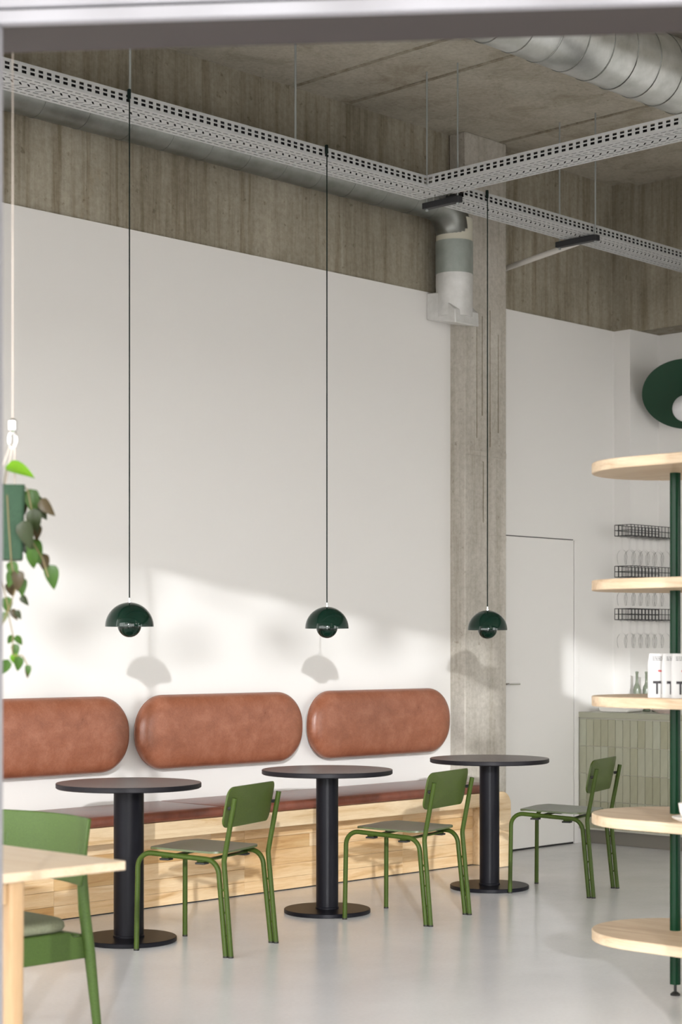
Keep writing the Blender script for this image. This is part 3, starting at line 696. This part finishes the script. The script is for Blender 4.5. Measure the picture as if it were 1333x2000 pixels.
# cup and saucer on the fourth shelf
sa = thing('coffee_cup', 'white cup on the shelf above the lowest, by green post', 'cup', (5.871, 3.860, 0.7301))
lz('saucer', [(0.040, 0), (0.042, 0.002), (0.060, 0.010), (0.066, 0.017), (0.064, 0.0185), (0.056, 0.013), (0.038, 0.007), (0.001, 0.007)], M['ceramic'], 'white saucer under the cup on the wooden shelf', 'saucer', (5.871, 3.860, 0.7231))
mk('cup_body', MB().lathe([(0.022, 0.0001), (0.024, 0.002), (0.036, 0.028), (0.041, 0.062), (0.0395, 0.062), (0.034, 0.028), (0.02, 0.006), (0.001, 0.005)], 28), M['ceramic'], sa, smooth=50)
mk('cup_handle', MB().tube([(0.036 + 0.022 * math.sin(R(a)), 0, 0.036 + 0.018 * math.cos(R(a))) for a in range(0, 181, 20)], 0.004, 8), M['ceramic'], sa)

# ------------------------------------------------------------------ green disc lamp
sc = thing('disc_wall_lamp', 'dark green disc lamp with white globe at the upper right', 'lamp', (10.975, 7.235, 3.185))
nrm = Vector((-0.60, -0.35, -0.72)).normalized()
q = nrm.to_track_quat('Z', 'Y')
def place(o, off=(0, 0, 0)):
    o.rotation_mode = 'QUATERNION'; o.rotation_quaternion = q; o.location = Vector(off); return o
rdk = 0.315
place(mk('shade_disc', MB().lathe([(0.001, -0.030), (rdk * 0.5, -0.022), (rdk * 0.9, -0.006), (rdk, 0.0), (rdk, 0.004), (rdk * 0.9, 0.0), (rdk * 0.5, -0.016), (0.001, -0.024)], 64), M['disc'], sc, smooth=50))
mk('globe', MB().lathe([(0.095 * math.sin(R(a)), -0.095 * math.cos(R(a))) for a in range(2, 180, 8)], 32), M['opal'], sc, tuple(nrm * 0.16), smooth=60)
mk('globe_neck', MB().tube([nrm * -0.02, nrm * 0.08], 0.028, 16), M['brass'], sc)
mk('wall_arm', MB().tube([nrm * -0.03, Vector((0.19, 0.02, 0.02))], 0.012, 10), M['disc'], sc)

# ------------------------------------------------------------------ hanging plant
pl = thing('hanging_plant', 'trailing vine in a green hanging planter at the left edge', 'plant', (3.052, 4.322, 1.637))
sw = R(44.2 - 90)   # planter turned so that its right side faces the glass front
pl.rotation_euler = (0, 0, sw)
hw_ = 0.062
mk('planter', MB().rings([[(x, y, 0.0) for x, y in rrect(0.11, 0.11, 0.012, 3)], [(x, y, 0.213) for x, y in rrect(0.122, 0.122, 0.013, 3)], [(x, y, 0.213) for x, y in rrect(0.114, 0.114, 0.010, 3)], [(x, y, 0.19) for x, y in rrect(0.112, 0.112, 0.010, 3)]]), M['pot'], pl, (0, 0, 0), (0, 0, R(12)))
for x in (-0.03, 0.03, 0.0):
    mk('hanger_strap', MB().tube([(x, 0.02, 0.20), (0.028 + x * 0.2, 0.0, 0.33)], 0.0025, 6), M['rope'], pl)
mk('hook_ring', MB().tube([(0.028 + 0.010 * math.cos(R(a)), 0, 0.345 + 0.022 * math.sin(R(a))) for a in range(0, 360, 20)], 0.0045, 8, True), M['chrome'], pl)
mk('swivel', MB().lathe([(0.006, 0.366), (0.013, 0.374), (0.013, 0.398), (0.006, 0.406)], 14, (0.028, 0, 0)), M['chrome'], pl)
mk('hanging_cord', MB().tube([(0.028, 0, 0.40), (0.028, 0, 1.6), (0.028, 0, ZC - 1.637)], 0.0018, 6), M['rope'], pl)
def leaf_mesh(name, m, L_, W_, curl):
    mb = MB(); n = 9; V = []; F = []
    for i in range(n):
        k = i / (n - 1); wv = W_ / 2 * (math.sin(math.pi * k ** 0.62)) ** 0.8 if 0 < k < 1 else 0.0008
        zz = -curl * k * k * L_
        for s_ in (-1, -0.5, 0, 0.5, 1): V.append((s_ * wv, k * L_, zz + abs(s_) * wv * 0.35))
    for i in range(n - 1):
        for j in range(4): F.append((i * 5 + j, i * 5 + j + 1, i * 5 + j + 6, i * 5 + j + 5))
    mb.add(V, F); return mb.mesh(name, m, 60)
LM = {k: leaf_mesh('leaf', M[k], 1.0, 0.62, 0.35) for k in ('leaf', 'leaf_lime', 'leaf_dark', 'leaf_red')}
# lateral offset, height, length, heading of the tip (degrees, 0 = right, 90 = up), kind
lv = [(0.012, 0.265, 0.085, -8, 'leaf_lime'), (0.075, 0.205, 0.075, -75, 'leaf'), (0.06, 0.17, 0.06, -110, 'leaf_red'), (0.085, 0.185, 0.075, -65, 'leaf_dark'), (0.115, 0.172, 0.060, -55, 'leaf_red'),
      (0.10, 0.145, 0.078, -95, 'leaf_dark'), (0.112, 0.10, 0.05, -110, 'leaf_red'), (0.07, 0.11, 0.085, -80, 'leaf_dark'), (0.085, 0.06, 0.075, -70, 'leaf'), (0.095, 0.03, 0.06, -95, 'leaf'),
      (0.115, 0.02, 0.055, -85, 'leaf_red'), (0.128, -0.012, 0.072, -72, 'leaf'), (0.065, 0.055, 0.07, -55, 'leaf_dark'), (0.03, -0.005, 0.055, -70, 'leaf'), (0.05, -0.03, 0.06, -85, 'leaf_red'),
      (0.060, -0.05, 0.055, -100, 'leaf'), (0.035, -0.03, 0.05, -110, 'leaf'), (0.015, -0.06, 0.05, -80, 'leaf_red'), (0.05, -0.10, 0.035, -60, 'leaf_dark'), (0.02, -0.105, 0.05, -95, 'leaf'),
      (0.03, -0.14, 0.035, -70, 'leaf_red'), (0.018, -0.15, 0.035, -120, 'leaf'), (0.043, -0.145, 0.03, -55, 'leaf_dark'), (0.03, -0.215, 0.032, -120, 'leaf'), (0.045, -0.215, 0.036, -70, 'leaf'),
      (0.035, -0.24, 0.04, -80, 'leaf'), (0.028, -0.268, 0.04, -65, 'leaf_lime'), (0.05, -0.275, 0.045, -95, 'leaf'), (0.015, -0.285, 0.05, -115, 'leaf'), (0.078, -0.305, 0.034, -110, 'leaf_red'), (0.075, -0.30, 0.03, -75, 'leaf'), (-0.01, 0.24, 0.06, 150, 'leaf'), (-0.06, 0.10, 0.07, -110, 'leaf'), (-0.05, -0.02, 0.06, -100, 'leaf')]
for i, (x, z, L_, hdg, kd) in enumerate(lv):
    y = random.uniform(-0.06, 0.02)
    ydir = Vector((math.cos(R(hdg)), random.uniform(-0.25, 0.25), math.sin(R(hdg)))).normalized()
    nrm_ = Vector((random.uniform(-0.45, 0.45), -1, random.uniform(-0.1, 0.7)))
    if i == 0: nrm_ = Vector((0.1, -0.75, 0.7))
    zdir = (nrm_ - ydir * nrm_.dot(ydir)).normalized(); xdir = ydir.cross(zdir)
    o = link('leaf', LM[kd], pl); o.matrix_local = Matrix.Translation((x, y, z)) @ Matrix((xdir, ydir, zdir)).transposed().to_4x4() @ Matrix.Scale(L_, 4)
for pts in ([(0.0, 0, 0.20), (0.012, -0.01, 0.265)], [(0.03, 0, 0.205), (0.075, -0.03, 0.205), (0.09, -0.03, 0.13), (0.085, -0.03, 0.06), (0.12, -0.03, 0.0), (0.135, -0.03, -0.05)],
            [(0.02, -0.05, 0.205), (0.03, -0.075, 0.1), (0.035, -0.06, -0.01), (0.045, -0.04, -0.08), (0.02, -0.03, -0.15), (0.035, -0.03, -0.22), (0.03, -0.03, -0.28), (0.06, -0.03, -0.27), (0.08, -0.03, -0.31)],
            [(0.0, -0.05, 0.205), (-0.01, -0.08, 0.05), (0.01, -0.07, -0.06), (0.025, -0.05, -0.14), (-0.005, -0.05, -0.22)]):
    mk('vine_stem', MB().tube(fillet(pts, 0.012, 3) if len(pts) > 2 else pts, 0.0018, 6), M['stem'], pl)

# ------------------------------------------------------------------ wooden table and upholstered chair in the left foreground
wt = thing('wooden_table', 'pale wooden table cut off at the lower left, nearest the camera', 'table', (2.95, 5.0, 0))
mk('table_top', MB().box(-0.52, 0.478, -0.77, 0.9, 0.722, 0.75), M['beech'], wt, bevel=0.002)
for x in (0.105, -0.16):
    for y in (-0.72, 0.85):
        mk('leg', MB().rings([[(x + a, y + b_, z) for a, b_ in rrect(w, w, 0.012, 3)] for z, w in ((0, 0.046), (0.722, 0.054))]), M['beech_leg'], wt)
for y in (-0.72, 0.85): mk('end_rail', MB().box(-0.132, 0.077, y - 0.012, y + 0.012, 0.655, 0.7215), M['beech_leg'], wt, bevel=0.002)
mk('long_rail', MB().box(-0.04, -0.016, -0.70, 0.83, 0.66, 0.7215), M['beech_leg'], wt, bevel=0.002)

# chair local: faces -x, width along y from 0 (near) to 0.5
wc = thing('upholstered_chair', 'green wooden chair with grey-green padded seat at wooden table', 'chair', (4.02, 5.115, 0))
for y, s_ in ((0.0, 1), (0.48, -1)):
    mk('rear_leg', MB().tube([(0.0, y, 0), (-0.035, y + s_ * 0.004, 0.30), (-0.058, y + s_ * 0.006, 0.46), (-0.066, y + s_ * 0.01, 0.60), (-0.054, y + s_ * 0.014, 0.70)], [0.015, 0.0205, 0.0205, 0.0185, 0.014], 14), M['green_wood'], wc)
    mk('front_leg', MB().tube([(-0.475, y, 0), (-0.455, y + s_ * 0.01, 0.40)], [0.014, 0.020], 14), M['green_wood'], wc)
    mk('side_rail', MB().prism([(-0.46, 0.285), (-0.03, 0.285), (-0.035, 0.365), (-0.10, 0.365), (-0.12, 0.385), (-0.46, 0.385)], y + s_ * 0.008, y + s_ * 0.030, 'y'), M['green_wood'], wc, bevel=0.004)
for x in (-0.45, -0.06): mk('cross_rail', MB().box(x - 0.011, x + 0.011, 0.02, 0.46, 0.30, 0.37), M['green_wood'], wc, bevel=0.003)
pr = []
for sc_, z in ((0.90, 0.386), (0.97, 0.389), (1.0, 0.400), (0.99, 0.414), (0.95, 0.424), (0.86, 0.430), (0.6, 0.430), (0.3, 0.428)):
    pr.append([(x * sc_ - 0.285, y * sc_ + 0.24, z + 0.018 * ((x * sc_ / 0.2) ** 2 if x < 0 else 0) * 0.2) for x, y in rrect(0.40, 0.45, 0.10, 7)])
mk('padded_seat', MB().rings(pr), M['fabric'], wc, smooth=60)
# curved backrest panel, taller in the middle of its ends
def bx_(y, z): return -0.108 + 0.16 * (z - 0.54) + 0.055 * (1 - ((y - 0.24) / 0.27) ** 2)
rg = []
for i in range(25):
    y = 0.24 + 0.545 * (i / 24 - 0.5); z0, z1 = 0.548, 0.782
    fr_ = [(bx_(y, z0 + (z1 - z0) * k / 6), y, z0 + (z1 - z0) * k / 6) for k in range(7)]
    rg.append(fr_ + [(p[0] + 0.016, p[1], p[2]) for p in reversed(fr_)])
mk('backrest', MB().rings(rg), M['green_wood'], wc, smooth=40, bevel=0.004)
